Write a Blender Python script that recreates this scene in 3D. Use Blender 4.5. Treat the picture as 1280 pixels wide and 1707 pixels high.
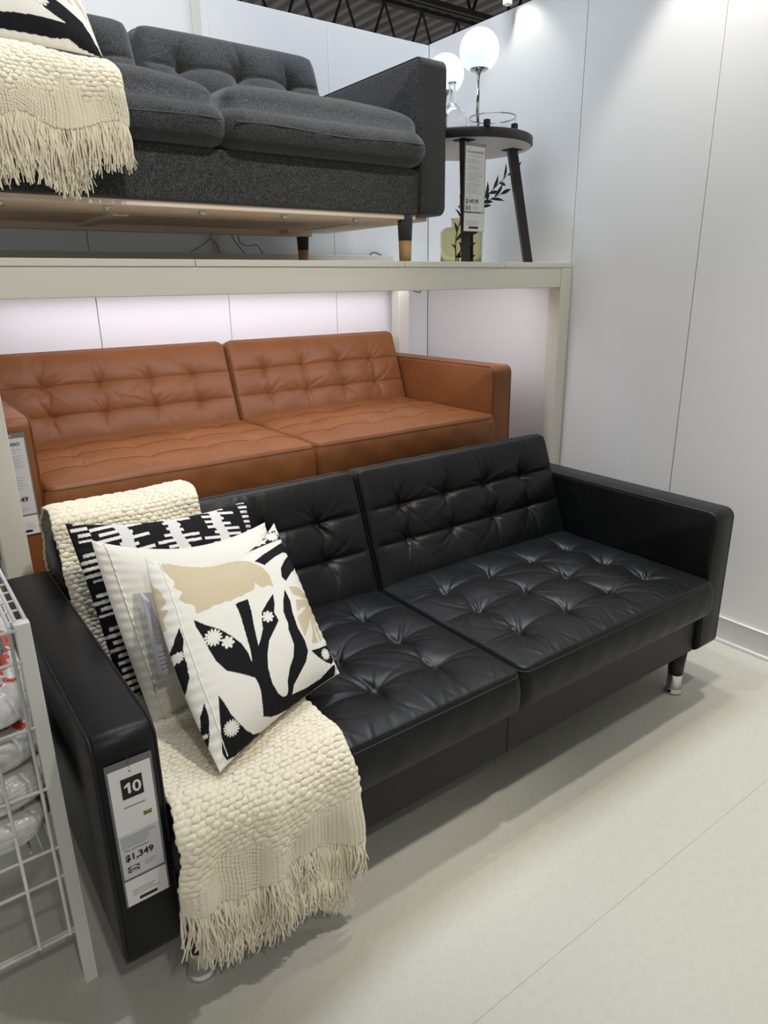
import bpy, bmesh, math, random
import numpy as np
from mathutils import Matrix, Vector

for o in list(bpy.data.objects):
    bpy.data.objects.remove(o)
S = bpy.context.scene
COL = S.collection
RNG = random.Random(7)

# ------------------------------------------------------------------ camera
F_PX, YAW, PITCH, ROLL = 1148.9, 0.6273, 0.3185, -0.015
CAM = (-0.1616, -1.0527, 1.3616)
cam = bpy.data.cameras.new('camera'); cam_o = bpy.data.objects.new('camera', cam); COL.objects.link(cam_o)
_cy, _sy, _cp, _sp = math.cos(YAW), math.sin(YAW), math.cos(PITCH), math.sin(PITCH)
_f = Vector((_sy*_cp, _cy*_cp, -_sp)); _r = Vector((_cy, -_sy, 0)); _u = _r.cross(_f)
_r2 = math.cos(ROLL)*_r + math.sin(ROLL)*_u; _u2 = -math.sin(ROLL)*_r + math.cos(ROLL)*_u
m = Matrix((_r2, _u2, -_f)).transposed().to_4x4(); m.translation = Vector(CAM)
cam_o.matrix_world = m
cam.sensor_fit = 'HORIZONTAL'; cam.sensor_width = 36; cam.lens = F_PX/1280*36
cam.clip_start = 0.05; cam.clip_end = 100
S.camera = cam_o

# ------------------------------------------------------------------ world + lights + exposure
w = bpy.data.worlds.new('store_ambience'); S.world = w; w.use_nodes = True
bg = w.node_tree.nodes['Background']; bg.inputs[0].default_value = (0.86, 0.87, 0.84, 1); bg.inputs[1].default_value = 0.34
S.view_settings.view_transform = 'Standard'; S.view_settings.look = 'None'
S.view_settings.exposure = 0.35; S.view_settings.gamma = 1.0; S.view_settings.use_curve_mapping = False

def area(name, loc, target, sx, sy, power, color):
    l = bpy.data.lights.new(name, 'AREA'); l.shape = 'RECTANGLE'; l.size = sx; l.size_y = sy; l.energy = power; l.color = color
    o = bpy.data.objects.new(name, l); COL.objects.link(o); o.location = loc
    o.rotation_euler = (Vector(target)-Vector(loc)).to_track_quat('-Z', 'Y').to_euler(); return o
def spot(name, loc, target, power, angle, blend, color, radius=0.03):
    l = bpy.data.lights.new(name, 'SPOT'); l.energy = power; l.spot_size = math.radians(angle); l.spot_blend = blend; l.color = color; l.shadow_soft_size = radius
    o = bpy.data.objects.new(name, l); COL.objects.link(o); o.location = loc
    o.rotation_euler = (Vector(target)-Vector(loc)).to_track_quat('-Z', 'Y').to_euler(); return o
WARM = (1.0, 0.955, 0.86); COOL = (0.80, 0.87, 1.0)
spot('track_spot_floor', (1.6, 0.02, 3.9), (1.65, -0.45, 0), 140, 46, 0.8, WARM, 0.06)
spot('track_spot_floor', (2.1, -1.0, 3.9), (1.75, -0.75, 0), 85, 50, 0.9, WARM, 0.08)
spot('track_spot_sofa', (1.0, -0.9, 3.7), (0.62, 0.42, 0.65), 150, 32, 0.8, WARM, 0.06)
spot('track_spot_sofa', (0.9, 0.65, 3.9), (1.5, 0.3, 0.4), 60, 44, 0.8, WARM, 0.05)
spot('track_spot_front', (-0.1, -2.7, 3.7), (0.25, 0.1, 0.45), 75, 24, 0.9, WARM, 0.08)
spot('track_spot_upper', (0.9, -1.3, 3.9), (0.55, 1.25, 1.75), 190, 46, 0.8, WARM, 0.08)
spot('track_spot_wall', (2.24, 1.36, 2.58), (2.33, 1.33, 1.9), 2.6, 88, 0.6, WARM, 0.015)
spot('track_spot_wall', (2.05, 0.33, 2.80), (2.30, 0.25, 1.6), 24, 86, 0.4, WARM, 0.02)
area('cool_upper_fill', (1.2, 1.25, 4.4), (1.2, 1.75, 1.8), 3.0, 0.8, 80, COOL)  # unseen cool area light, added to brighten the upper back wall and grey sofa

# ------------------------------------------------------------------ materials
def mat(name, col, rough=0.6, metal=0.0, bump=None, var=None, spec=0.5, trans=0.0, ior=1.45, emit=None, sheen=0.0, coat=0.0, alpha=1.0, attr=None):
    M = bpy.data.materials.new(name); M.use_nodes = True
    nt = M.node_tree; b = nt.nodes['Principled BSDF']
    b.inputs['Base Color'].default_value = (*col, 1); b.inputs['Roughness'].default_value = rough; b.inputs['Metallic'].default_value = metal
    b.inputs['Specular IOR Level'].default_value = spec; b.inputs['Transmission Weight'].default_value = trans; b.inputs['IOR'].default_value = ior
    b.inputs['Alpha'].default_value = alpha
    b.inputs['Sheen Weight'].default_value = sheen; b.inputs['Coat Weight'].default_value = coat
    if emit: b.inputs['Emission Color'].default_value = (*emit[0], 1); b.inputs['Emission Strength'].default_value = emit[1]
    tc = nt.nodes.new('ShaderNodeTexCoord')
    def noise(scale, detail=4, sc3=None, rough_=0.55):
        n = nt.nodes.new('ShaderNodeTexNoise'); n.inputs['Scale'].default_value = scale; n.inputs['Detail'].default_value = detail; n.inputs['Roughness'].default_value = rough_
        if sc3:
            mp = nt.nodes.new('ShaderNodeMapping'); mp.inputs['Scale'].default_value = sc3
            nt.links.new(tc.outputs['Object'], mp.inputs[0]); nt.links.new(mp.outputs[0], n.inputs['Vector'])
        else: nt.links.new(tc.outputs['Object'], n.inputs['Vector'])
        return n
    base = None
    if attr:
        a = nt.nodes.new('ShaderNodeAttribute'); a.attribute_name = attr; base = a.outputs['Color']
    if var:      # (scale, colour2, lo, hi [, sc3])
        n = noise(var[0], 5, var[4] if len(var) > 4 else None)
        r = nt.nodes.new('ShaderNodeMapRange'); r.inputs['From Min'].default_value = var[2]; r.inputs['From Max'].default_value = var[3]
        nt.links.new(n.outputs['Fac'], r.inputs['Value'])
        mx = nt.nodes.new('ShaderNodeMix'); mx.data_type = 'RGBA'; mx.inputs[6].default_value = (*col, 1); mx.inputs[7].default_value = (*var[1], 1)
        nt.links.new(r.outputs[0], mx.inputs[0]); base = mx.outputs[2]
    if base is not None: nt.links.new(base, b.inputs['Base Color'])
    if bump:     # list of (scale, strength, distance [, sc3])
        prev = None
        for t in bump:
            n = noise(t[0], 3, t[3] if len(t) > 3 else None)
            bp_ = nt.nodes.new('ShaderNodeBump'); bp_.inputs['Strength'].default_value = t[1]; bp_.inputs['Distance'].default_value = t[2]
            nt.links.new(n.outputs['Fac'], bp_.inputs['Height'])
            if prev: nt.links.new(prev.outputs[0], bp_.inputs['Normal'])
            prev = bp_
        nt.links.new(prev.outputs[0], b.inputs['Normal'])
    return M

M_wall = mat('white_wall_laminate', (0.85, 0.85, 0.84), 0.5, bump=[(260, 0.12, 0.001)], spec=0.35)
M_gap = mat('dark_joint', (0.06, 0.06, 0.06), 0.9)
M_floor = mat('pale_sheet_flooring', (0.56, 0.55, 0.485), 0.38, var=(55, (0.52, 0.51, 0.45), 0.45, 0.75), bump=[(35, 0.05, 0.002), (300, 0.05, 0.0005)], spec=0.4)
M_alu = mat('aluminium_skirting', (0.70, 0.71, 0.71), 0.35, 0.6, bump=[(8, 0.05, 0.001, (60, 1, 60))])
M_alu_b = mat('bright_aluminium_strip', (0.86, 0.86, 0.85), 0.25, 0.5)
M_shelf = mat('cream_lacquered_board', (0.72, 0.70, 0.62), 0.42, bump=[(180, 0.06, 0.0006)])
M_deck = mat('corrugated_steel_deck', (0.16, 0.15, 0.135), 0.6, 0.2, var=(1.5, (0.22, 0.21, 0.19), 0.3, 0.7))
M_joist = mat('dark_steel_joist', (0.022, 0.020, 0.018), 0.6, 0.3)
M_beam = mat('tan_painted_beam', (0.30, 0.27, 0.22), 0.6)
LB = [(900, 0.10, 0.0004), (38, 0.16, 0.004), (12, 0.10, 0.006, (1, 2.5, 1))]
M_black = mat('black_leather', (0.0060, 0.0063, 0.0070), 0.40, bump=LB, var=(9, (0.009, 0.0094, 0.0102), 0.4, 0.7), spec=0.32)
M_brown = mat('cognac_leather', (0.240, 0.090, 0.030), 0.45, bump=LB, var=(6, (0.195, 0.070, 0.020), 0.35, 0.7), spec=0.34)
M_pipe_bk = mat('black_leather_piping', (0.006, 0.006, 0.007), 0.5)
M_pipe_br = mat('brown_leather_piping', (0.13, 0.042, 0.016), 0.5)
M_grey = mat('charcoal_melange_fabric', (0.018, 0.019, 0.020), 0.9, var=(520, (0.105, 0.106, 0.105), 0.44, 0.64, (1, 1, 0.45)), bump=[(420, 0.35, 0.001), (25, 0.12, 0.004)], sheen=0.25, spec=0.2)
M_seam_br = mat('dark_brown_seam', (0.055, 0.018, 0.007), 0.6)
M_pipe_gr = mat('charcoal_seam', (0.07, 0.072, 0.073), 0.9, spec=0.2)
M_chrome = mat('chrome', (0.62, 0.62, 0.61), 0.07, 1.0)
M_blackpaint = mat('black_painted_wood', (0.010, 0.010, 0.011), 0.4)
M_oak = mat('oak_leg', (0.50, 0.31, 0.15), 0.5, var=(30, (0.40, 0.23, 0.10), 0.4, 0.7, (1, 1, 0.06)))
M_pine = mat('raw_pine_frame', (0.90, 0.74, 0.60), 0.6, var=(6, (0.80, 0.60, 0.45), 0.42, 0.68, (0.4, 5, 5)))
M_knit = mat('cream_chunky_wool', (0.86, 0.79, 0.62), 0.95, bump=[(500, 0.5, 0.002), (1400, 0.4, 0.001)], sheen=0.3, spec=0.1)
M_fringe = mat('cream_wool_fringe', (0.88, 0.81, 0.64), 0.95, sheen=0.3, spec=0.1)
M_print = mat('printed_cotton', (0.8, 0.8, 0.8), 0.85, attr='print', bump=[(700, 0.2, 0.0006), (9, 0.25, 0.012), (24, 0.12, 0.004)], spec=0.15)
M_white_cotton = mat('off_white_cotton', (0.76, 0.73, 0.66), 0.88, bump=[(650, 0.2, 0.0006), (10, 0.3, 0.012), (30, 0.15, 0.004, (1, 1, 2.5))], spec=0.15)
M_stitch = mat('white_stitching', (0.85, 0.83, 0.78), 0.8)
M_label = mat('grey_care_label', (0.52, 0.52, 0.55), 0.7)
M_ink = mat('black_ink', (0.012, 0.012, 0.013), 0.6)
M_inkg = mat('grey_small_print', (0.16, 0.16, 0.17), 0.7)
M_inky = mat('yellow_ink', (0.75, 0.55, 0.05), 0.6)
M_card = mat('white_card', (0.78, 0.78, 0.76), 0.45)
M_card2 = mat('cool_grey_card', (0.62, 0.62, 0.66), 0.45)
M_sleeve = mat('clear_plastic_sleeve', (0.25, 0.25, 0.26), 0.15, alpha=0.55)
M_glass = mat('clear_glass', (1, 1, 1), 0.02, trans=1.0, ior=1.45)
M_green = mat('green_glass', (0.76, 0.73, 0.52), 0.03, trans=1.0, ior=1.2)
M_leaf = mat('dark_olive_leaf', (0.030, 0.040, 0.028), 0.5, var=(40, (0.055, 0.065, 0.045), 0.4, 0.7))
M_globe = mat('lit_opal_glass', (0.9, 0.95, 0.97), 0.25, emit=((0.76, 0.97, 1.0), 0.70))
M_tabletop = mat('dark_brown_stained_edge', (0.028, 0.024, 0.021), 0.5, var=(20, (0.04, 0.034, 0.03), 0.4, 0.7))
M_under = mat('table_underside', (0.62, 0.58, 0.55), 0.5)
M_rack = mat('white_powder_coat', (0.74, 0.73, 0.68), 0.4)
M_bag = mat('white_plastic_wrap', (0.72, 0.71, 0.69), 0.22, var=(8, (0.62, 0.07, 0.04), 0.595, 0.61), bump=[(14, 0.5, 0.03), (40, 0.3, 0.01)], spec=0.6)
M_bag2 = mat('white_plastic_wrap_plain', (0.66, 0.65, 0.63), 0.22, bump=[(12, 0.6, 0.03, (1, 1, 3)), (40, 0.3, 0.01)], spec=0.6)
M_cable = mat('grey_cable', (0.33, 0.32, 0.30), 0.6)
M_cable_bk = mat('black_cable', (0.02, 0.02, 0.02), 0.6)
M_led = mat('led_diffuser', (0.9, 0.88, 1.0), 0.4, emit=((0.93, 0.90, 1.0), 3.0))

# ------------------------------------------------------------------ helpers
def link(name, me, m, parent=None, smooth=True):
    if m is not None: me.materials.append(m)
    o = bpy.data.objects.new(name, me); COL.objects.link(o)
    if parent is not None: o.parent = parent
    if smooth: me.polygons.foreach_set('use_smooth', [True]*len(me.polygons))
    return o
def pyd(name, V, F, m, parent=None, smooth=True):
    me = bpy.data.meshes.new(name); me.from_pydata([tuple(v) for v in V], [], F); me.update()
    return link(name, me, m, parent, smooth)
def quads(name, V, Q, m, parent=None, smooth=True):
    V = np.asarray(V, np.float32); Q = np.asarray(Q, np.int32)
    me = bpy.data.meshes.new(name); me.vertices.add(len(V)); me.vertices.foreach_set('co', V.ravel())
    me.loops.add(Q.size); me.loops.foreach_set('vertex_index', Q.ravel())
    me.polygons.add(len(Q)); me.polygons.foreach_set('loop_start', np.arange(0, Q.size, 4)); 
    me.update(calc_edges=True); me.validate()
    return link(name, me, m, parent, smooth)
def empty(name, loc=(0, 0, 0), rz=0.0):
    o = bpy.data.objects.new(name, None); COL.objects.link(o); o.location = loc; o.rotation_euler = (0, 0, rz); o.empty_display_size = 0.1
    return o
def tag(o, label, cat, group=None, kind=None):
    o['label'] = label; o['category'] = cat
    if group: o['group'] = group
    if kind: o['kind'] = kind
    return o
def struct(o, label, cat=None):
    o['kind'] = 'structure'; o['label'] = label; o['category'] = cat or 'structure'; return o
def box(name, x0, x1, y0, y1, z0, z1, m, parent=None, r=0.004, seg=2):
    bm = bmesh.new(); bmesh.ops.create_cube(bm, size=1)
    for v in bm.verts: v.co = Vector(((x0+x1)/2+v.co.x*(x1-x0), (y0+y1)/2+v.co.y*(y1-y0), (z0+z1)/2+v.co.z*(z1-z0)))
    if r > 0:
        r = min(r, 0.45*min(x1-x0, y1-y0, z1-z0))
        bmesh.ops.bevel(bm, geom=list(bm.edges), offset=r, segments=seg, profile=0.5, affect='EDGES')
    me = bpy.data.meshes.new(name); bm.to_mesh(me); bm.free()
    o = link(name, me, m, parent, r > 0)
    if r > 0:
        for k in sorted(range(len(me.polygons)), key=lambda k: -me.polygons[k].area)[:6]: me.polygons[k].use_smooth = False
    return o
def grid_faces(nu, nv, off=0, cu=False, cv=False):
    i = np.arange(nu if cu else nu-1); j = np.arange(nv if cv else nv-1)
    I, J = np.meshgrid(i, j, indexing='ij'); I2 = (I+1) % nu; J2 = (J+1) % nv
    return off+np.stack([I*nv+J, I2*nv+J, I2*nv+J2, I*nv+J2], -1).reshape(-1, 4)
def tube_vq(pts, rad, n=6, closed=False):
    P = np.asarray(pts, float); k = len(P)
    T = np.roll(P, -1, 0)-np.roll(P, 1, 0)
    if not closed: T[0] = P[1]-P[0]; T[-1] = P[-1]-P[-2]
    T /= np.linalg.norm(T, axis=1, keepdims=True)+1e-12
    N = np.zeros_like(P); a = np.array([0, 0, 1.0]) if abs(T[0, 2]) < 0.9 else np.array([1.0, 0, 0])
    nrm = np.cross(T[0], a); nrm /= np.linalg.norm(nrm); N[0] = nrm
    for i in range(1, k):
        q = N[i-1]-T[i]*(N[i-1]@T[i]); N[i] = q/(np.linalg.norm(q)+1e-12)
    B = np.cross(T, N); th = np.linspace(0, 2*np.pi, n, endpoint=False)
    R = np.broadcast_to(np.asarray(rad, float), (k,))[:, None, None]
    V = P[:, None]+R*(np.cos(th)[None, :, None]*N[:, None]+np.sin(th)[None, :, None]*B[:, None])
    return V.reshape(-1, 3), grid_faces(k, n, 0, closed, True)
def tube(name, pts, rad, m, parent=None, n=8, closed=False):
    V, Q = tube_vq(pts, rad, n, closed); return_o = None
    if closed: return quads(name, V, Q, m, parent)
    k = len(V)//n
    F = [tuple(q) for q in Q.tolist()]+[tuple(range(n-1, -1, -1)), tuple(range((k-1)*n, k*n))]
    return pyd(name, V, F, m, parent)
def smooth_path(pts, per=8):
    P = [np.array(p, float) for p in pts]; P = [2*P[0]-P[1]]+P+[2*P[-1]-P[-2]]; out = []
    for i in range(1, len(P)-2):
        for t in np.linspace(0, 1, per, endpoint=False):
            a, b, c, d = P[i-1:i+3]
            out.append(0.5*((2*b)+(-a+c)*t+(2*a-5*b+4*c-d)*t*t+(-a+3*b-3*c+d)*t**3))
    out.append(P[-2]); return np.array(out)
def lathe(name, prof, m, parent=None, loc=(0, 0, 0), n=28, caps=True):
    th = np.linspace(0, 2*np.pi, n, endpoint=False); pr = np.array(prof, float)
    V = np.stack([pr[:, 0:1]*np.cos(th)+loc[0], pr[:, 0:1]*np.sin(th)+loc[1], np.repeat(pr[:, 1:2], n, 1)+loc[2]], -1).reshape(-1, 3)
    F = [tuple(q[::-1]) for q in grid_faces(len(pr), n, 0, False, True).tolist()]
    if caps: F += [tuple(range(n-1, -1, -1)), tuple(range((len(pr)-1)*n, len(pr)*n))]
    o = pyd(name, V, F, m, parent)
    if caps: o.data.polygons[-1].use_smooth = False; o.data.polygons[-2].use_smooth = False
    return o
def rrect(y0, y1, z0, z1, rs, n=5):
    # rs = radii at (y0,z0),(y1,z0),(y1,z1),(y0,z1)
    out = []
    for (cy, cz, sy, sz, r, a0) in ((y0, z0, 1, 1, rs[0], math.pi), (y1, z0, -1, 1, rs[1], 1.5*math.pi), (y1, z1, -1, -1, rs[2], 0), (y0, z1, 1, -1, rs[3], 0.5*math.pi)):
        for k in range(n+1):
            a = a0+0.5*math.pi*k/n
            out.append((cy+sy*r+r*math.cos(a), cz+sz*r+r*math.sin(a)))
    return out
def text(name, body, size, x, z, m, parent, bold=0.0, align='LEFT', y=-0.0006, sx=1.0, shear=0.0):
    cu = bpy.data.curves.new(name, 'FONT'); cu.body = body; cu.size = size; cu.align_x = align; cu.offset = bold; cu.resolution_u = 3; cu.shear = shear
    t = bpy.data.objects.new('tmp_text', cu); COL.objects.link(t)
    dg = bpy.context.evaluated_depsgraph_get(); me = bpy.data.meshes.new_from_object(t.evaluated_get(dg))
    bpy.data.objects.remove(t); bpy.data.curves.remove(cu)
    for v in me.vertices: v.co = Vector((x+v.co.x*sx, y, z+v.co.y))
    me.materials.clear()
    return link(name, me, m, parent, False)

# ------------------------------------------------------------------ setting
XR, YB, HW = 2.349, 1.975, 2.472
fl = empty('floor'); struct(fl, 'pale greige sheet flooring with a fine seam running past the black sofa', 'floor')
box('floor_sheet', -2.2, XR, -2.6, -0.3713, -0.03, 0, M_floor, fl, 0)
box('floor_sheet', -2.2, XR, -0.3707, YB, -0.03, 0, M_floor, fl, 0)
box('subfloor', -2.2, XR, -2.6, YB, -0.05, -0.031, M_gap, fl, 0)
wb = empty('wall_back'); struct(wb, 'white panelled back wall behind the display shelf', 'wall')
xs = [-1.675, -1.102, -0.529, 0.044, 0.617, 1.190, 1.762, XR]
box('backing', -1.675, XR, YB+0.012, YB+0.05, 0, HW-0.004, M_gap, wb, 0)
for a, b in zip(xs[:-1], xs[1:]): box('wall_panel', a+0.0014, b-0.0014, YB, YB+0.014, 0, HW, M_wall, wb, 0.001, 1)
wr = empty('wall_right'); struct(wr, 'white panelled side wall lit by spotlights to the right of the sofas', 'wall')
ys = [-2.45, -1.873, -1.296, -0.719, -0.142, 0.4355, 1.0132, 1.59, YB]
ys = [-2.45, -1.873, -1.296, -0.719, -0.142, 0.4355, 1.0132, YB]
box('backing', XR+0.012, XR+0.05, -2.45, YB+0.05, 0, HW-0.004, M_gap, wr, 0)
for a, b in zip(ys[:-1], ys[1:]): box('wall_panel', XR, XR+0.014, a+0.0016, b-0.0016, 0, HW+0.004, M_wall, wr, 0.001, 1)
bb = empty('baseboard_right'); struct(bb, 'brushed aluminium skirting along the foot of the side wall', 'baseboard')
box('skirting_board', XR-0.010, XR, -2.45, YB, 0.014, 0.098, M_alu, bb, 0.001, 1)
box('top_edge', XR-0.012, XR, -2.45, YB, 0.098, 0.102, M_alu_b, bb, 0.001, 1)
box('foot_strip', XR-0.022, XR, -2.45, YB, 0.0, 0.014, M_alu_b, bb, 0.002, 1)
tr = empty('trim_1'); struct(tr, 'narrow upright cover strip on the upper back wall', 'trim')
box('cover_strip', 1.125, 1.188, YB-0.012, YB, 1.50, HW, M_wall, tr, 0.002, 1)
box('edge_strip', 1.125, 1.160, YB-0.017, YB-0.012, 1.50, HW, M_shelf, tr, 0.001, 1)

# ceiling: corrugated deck and open web joists far above
ce = empty('ceiling'); struct(ce, 'dark corrugated steel roof deck high above the display', 'ceiling')
ZD = 4.75
prof = []; x = -4.0
while x < 9.0:
    prof += [(x, ZD), (x+0.085, ZD), (x+0.105, ZD-0.045), (x+0.185, ZD-0.045), (x+0.205, ZD)]; x += 0.205+0.001
P = np.array(prof); V = np.concatenate([np.stack([P[:, 0], np.full(len(P), yy), P[:, 1]], 1) for yy in (-4.0, 14.0)])
n = len(P); pyd('corrugated_deck', V, [(i, i+1, n+i+1, n+i) for i in range(n-1)], M_deck, ce, False)
for k, yj in enumerate((5.1, 7.0, 9.0)):
    j = empty('roof_joist', (0, yj, 0))
    tag(j, ['dark open web steel roof joist nearest above the back wall', 'dark open web steel roof joist second beyond the back wall', 'dark open web steel roof joist farthest under the deck'][k], 'joist', 'roof joists under the deck')
    z0, z1 = ZD-0.80, ZD-0.06
    for s in (-0.035, 0.035):
        box('bottom_chord', -4, 9, s-0.022, s+0.022, z0, z0+0.05, M_joist, j, 0.003, 1)
    box('top_chord', -4, 9, -0.05, 0.05, z1-0.04, z1, M_joist, j, 0.003, 1)
    x = -2.0
    while x < 8.2:
        tube('web_rod', [(x, 0, z1-0.02), (x+0.3, 0, z0+0.02)], 0.016, M_joist, j, 6)
        tube('web_rod', [(x+0.3, 0, z0+0.02), (x+0.6, 0, z1-0.02)], 0.016, M_joist, j, 6)
        x += 0.6
bmr = tag(box('roof_beam', 2.55, 2.72, 2.2, 12, ZD-0.42, ZD-0.07, M_beam, None, 0.01, 1), 'tan painted roof beam crossing the joists', 'beam')
lt = empty('light_track', (2.30, 0.9, 2.53)); tag(lt, 'pale lighting track above the top of the side wall', 'light track')
box('rail', -0.03, 0.03, -0.4, 0.55, 0.02, 0.05, M_shelf, lt, 0.004)
for yy in (-0.35, 0.5): box('bracket', -0.015, 0.015, yy-0.015, yy+0.015, -0.055, 0.025, M_shelf, lt, 0.003)

# ------------------------------------------------------------------ display shelf
sh = empty('display_shelf', (0, 0, 0)); tag(sh, 'large cream two-tier display platform carrying the grey sofa above the brown one', 'shelf')
SY = 1.005
box('front_rail', 0.09, 2.280, SY, SY+0.035, 1.340, 1.420, M_shelf, sh, 0.002)
bx = [-0.55, 0.66, 1.435, 1.94, 2.349-0.002]
for a, b in zip(bx[:-1], bx[1:]): box('deck_board', a+0.001, b-0.001, SY-0.004, YB-0.004, 1.420, 1.440, M_shelf, sh, 0.0015, 1)
box('post', 2.280, 2.346, SY-0.003, SY+0.062, 0, 1.4195, M_shelf, sh, 0.002)
box('post', 0.025, 0.090, SY-0.035, SY+0.03, 0, 1.4195, M_shelf, sh, 0.002)
box('post', 2.065, 2.130, 1.86, 1.925, 0, 1.4195, M_shelf, sh, 0.002)
box('post', 0.025, 0.090, 1.86, 1.925, 0, 1.4195, M_shelf, sh, 0.002)
box('side_rail', 2.29, 2.34, SY+0.063, 1.97, 1.345, 1.4195, M_shelf, sh, 0.002)
box('rear_rail', 0.09, 2.065, 1.88, 1.92, 1.345, 1.4195, M_shelf, sh, 0.002)
box('rear_upstand', -0.55, 2.081, 1.925, 1.945, 1.4401, 1.501, M_shelf, sh, 0.002)
box('lower_deck', 0.091, 2.279, SY+0.063, 1.85, 0.33, 0.37, M_shelf, sh, 0.003)
box('lower_rail', 0.091, 2.279, SY+0.02, SY+0.055, 0.26, 0.37, M_shelf, sh, 0.003)
led = empty('led_batten', (1.15, 1.12, 1.395)); tag(led, 'long lit batten light under the shelf behind the front rail', 'light')
box('housing', -0.95, 0.95, -0.02, 0.02, 0.0, 0.0245, M_wall, led, 0.003)
box('diffuser', -0.94, 0.94, -0.016, 0.016, -0.012, 0.0, M_led, led, 0.004)
area('batten_light', (1.15, 1.13, 1.375), (1.15, 1.55, 0.9), 1.9, 0.04, 5.8, (0.93, 0.91, 1.0))
area('batten_light_rear', (1.15, 1.80, 1.375), (1.15, 1.96, 1.0), 1.9, 0.03, 0.75, (0.90, 0.86, 1.0))
led2 = empty('led_batten', (1.15, 1.82, 1.395)); tag(led2, 'long lit batten light under the shelf close to the back wall', 'light')
box('housing', -0.95, 0.95, -0.02, 0.02, 0.0, 0.0245, M_wall, led2, 0.003)
box('diffuser', -0.94, 0.94, -0.016, 0.016, -0.012, 0.0, M_led, led2, 0.004)

# ------------------------------------------------------------------ sofas
def tuft(X, Y, bx_, by_, seam, btn, fold, seed, w, d):
    rg = np.random.RandomState(seed); h = np.zeros_like(X)
    ex = np.clip(np.minimum(X, w-X)/0.05, 0, 1)
    for yr in by_:
        dv = np.abs(Y-yr)
        h -= seam*np.exp(-dv/0.010)*(0.35+0.65*ex)
        h -= seam*0.7*np.exp(-(dv/0.055)**2)*ex
    for yr in by_:
        for xb in bx_:
            xb2 = xb+rg.uniform(-0.006, 0.006)
            dx, dy = X-xb2, Y-yr; r = np.hypot(dx, dy)
            h -= btn*0.8*np.exp(-r/0.022)
            h -= btn*0.6*np.exp(-(r/0.075)**2)
            th = np.arctan2(dy, dx)
            for k in range(11):      # folds fanning from the button
                t0 = rg.uniform(-np.pi, np.pi); L = rg.uniform(0.03, 0.085); sg = rg.choice([-1, 1, -1]); cv = rg.uniform(-3.5, 3.5)
                tt = th-t0-cv*r
                da = np.abs((tt+np.pi) % (2*np.pi)-np.pi)*np.maximum(r, 0.004)
                fw = (np.cos(tt) > 0)*np.exp(-(da/(0.0042+0.03*r))**2)*np.exp(-r/L)*np.clip(r/0.012, 0, 1)
                h += sg*fold*fw*rg.uniform(0.5, 1.3)
            h -= btn*0.5*np.exp(-(np.abs(dx+0.010*np.sin(dy*40+xb*9)))/0.009)*np.exp(-(dy/0.075)**2)
    return h
def edge_folds(X, Y, w, d, amp, seed):
    """short gathers running in from the front and rear edge seams"""
    rg = np.random.RandomState(seed); h = np.zeros_like(X)
    for k in range(46):
        x0 = rg.uniform(0.03, w-0.03); front = rg.rand() < 0.75; e = Y if front else d-Y
        L = rg.uniform(0.02, 0.07); sl = rg.uniform(-0.7, 0.7); wd = rg.uniform(0.004, 0.009)
        h += rg.choice([-1, 1])*amp*np.exp(-((X-x0-sl*e)/wd)**2)*np.exp(-e/L)*np.clip(e/0.006, 0, 1)*rg.uniform(0.4, 1)
    return h
ROWS = {}
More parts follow.
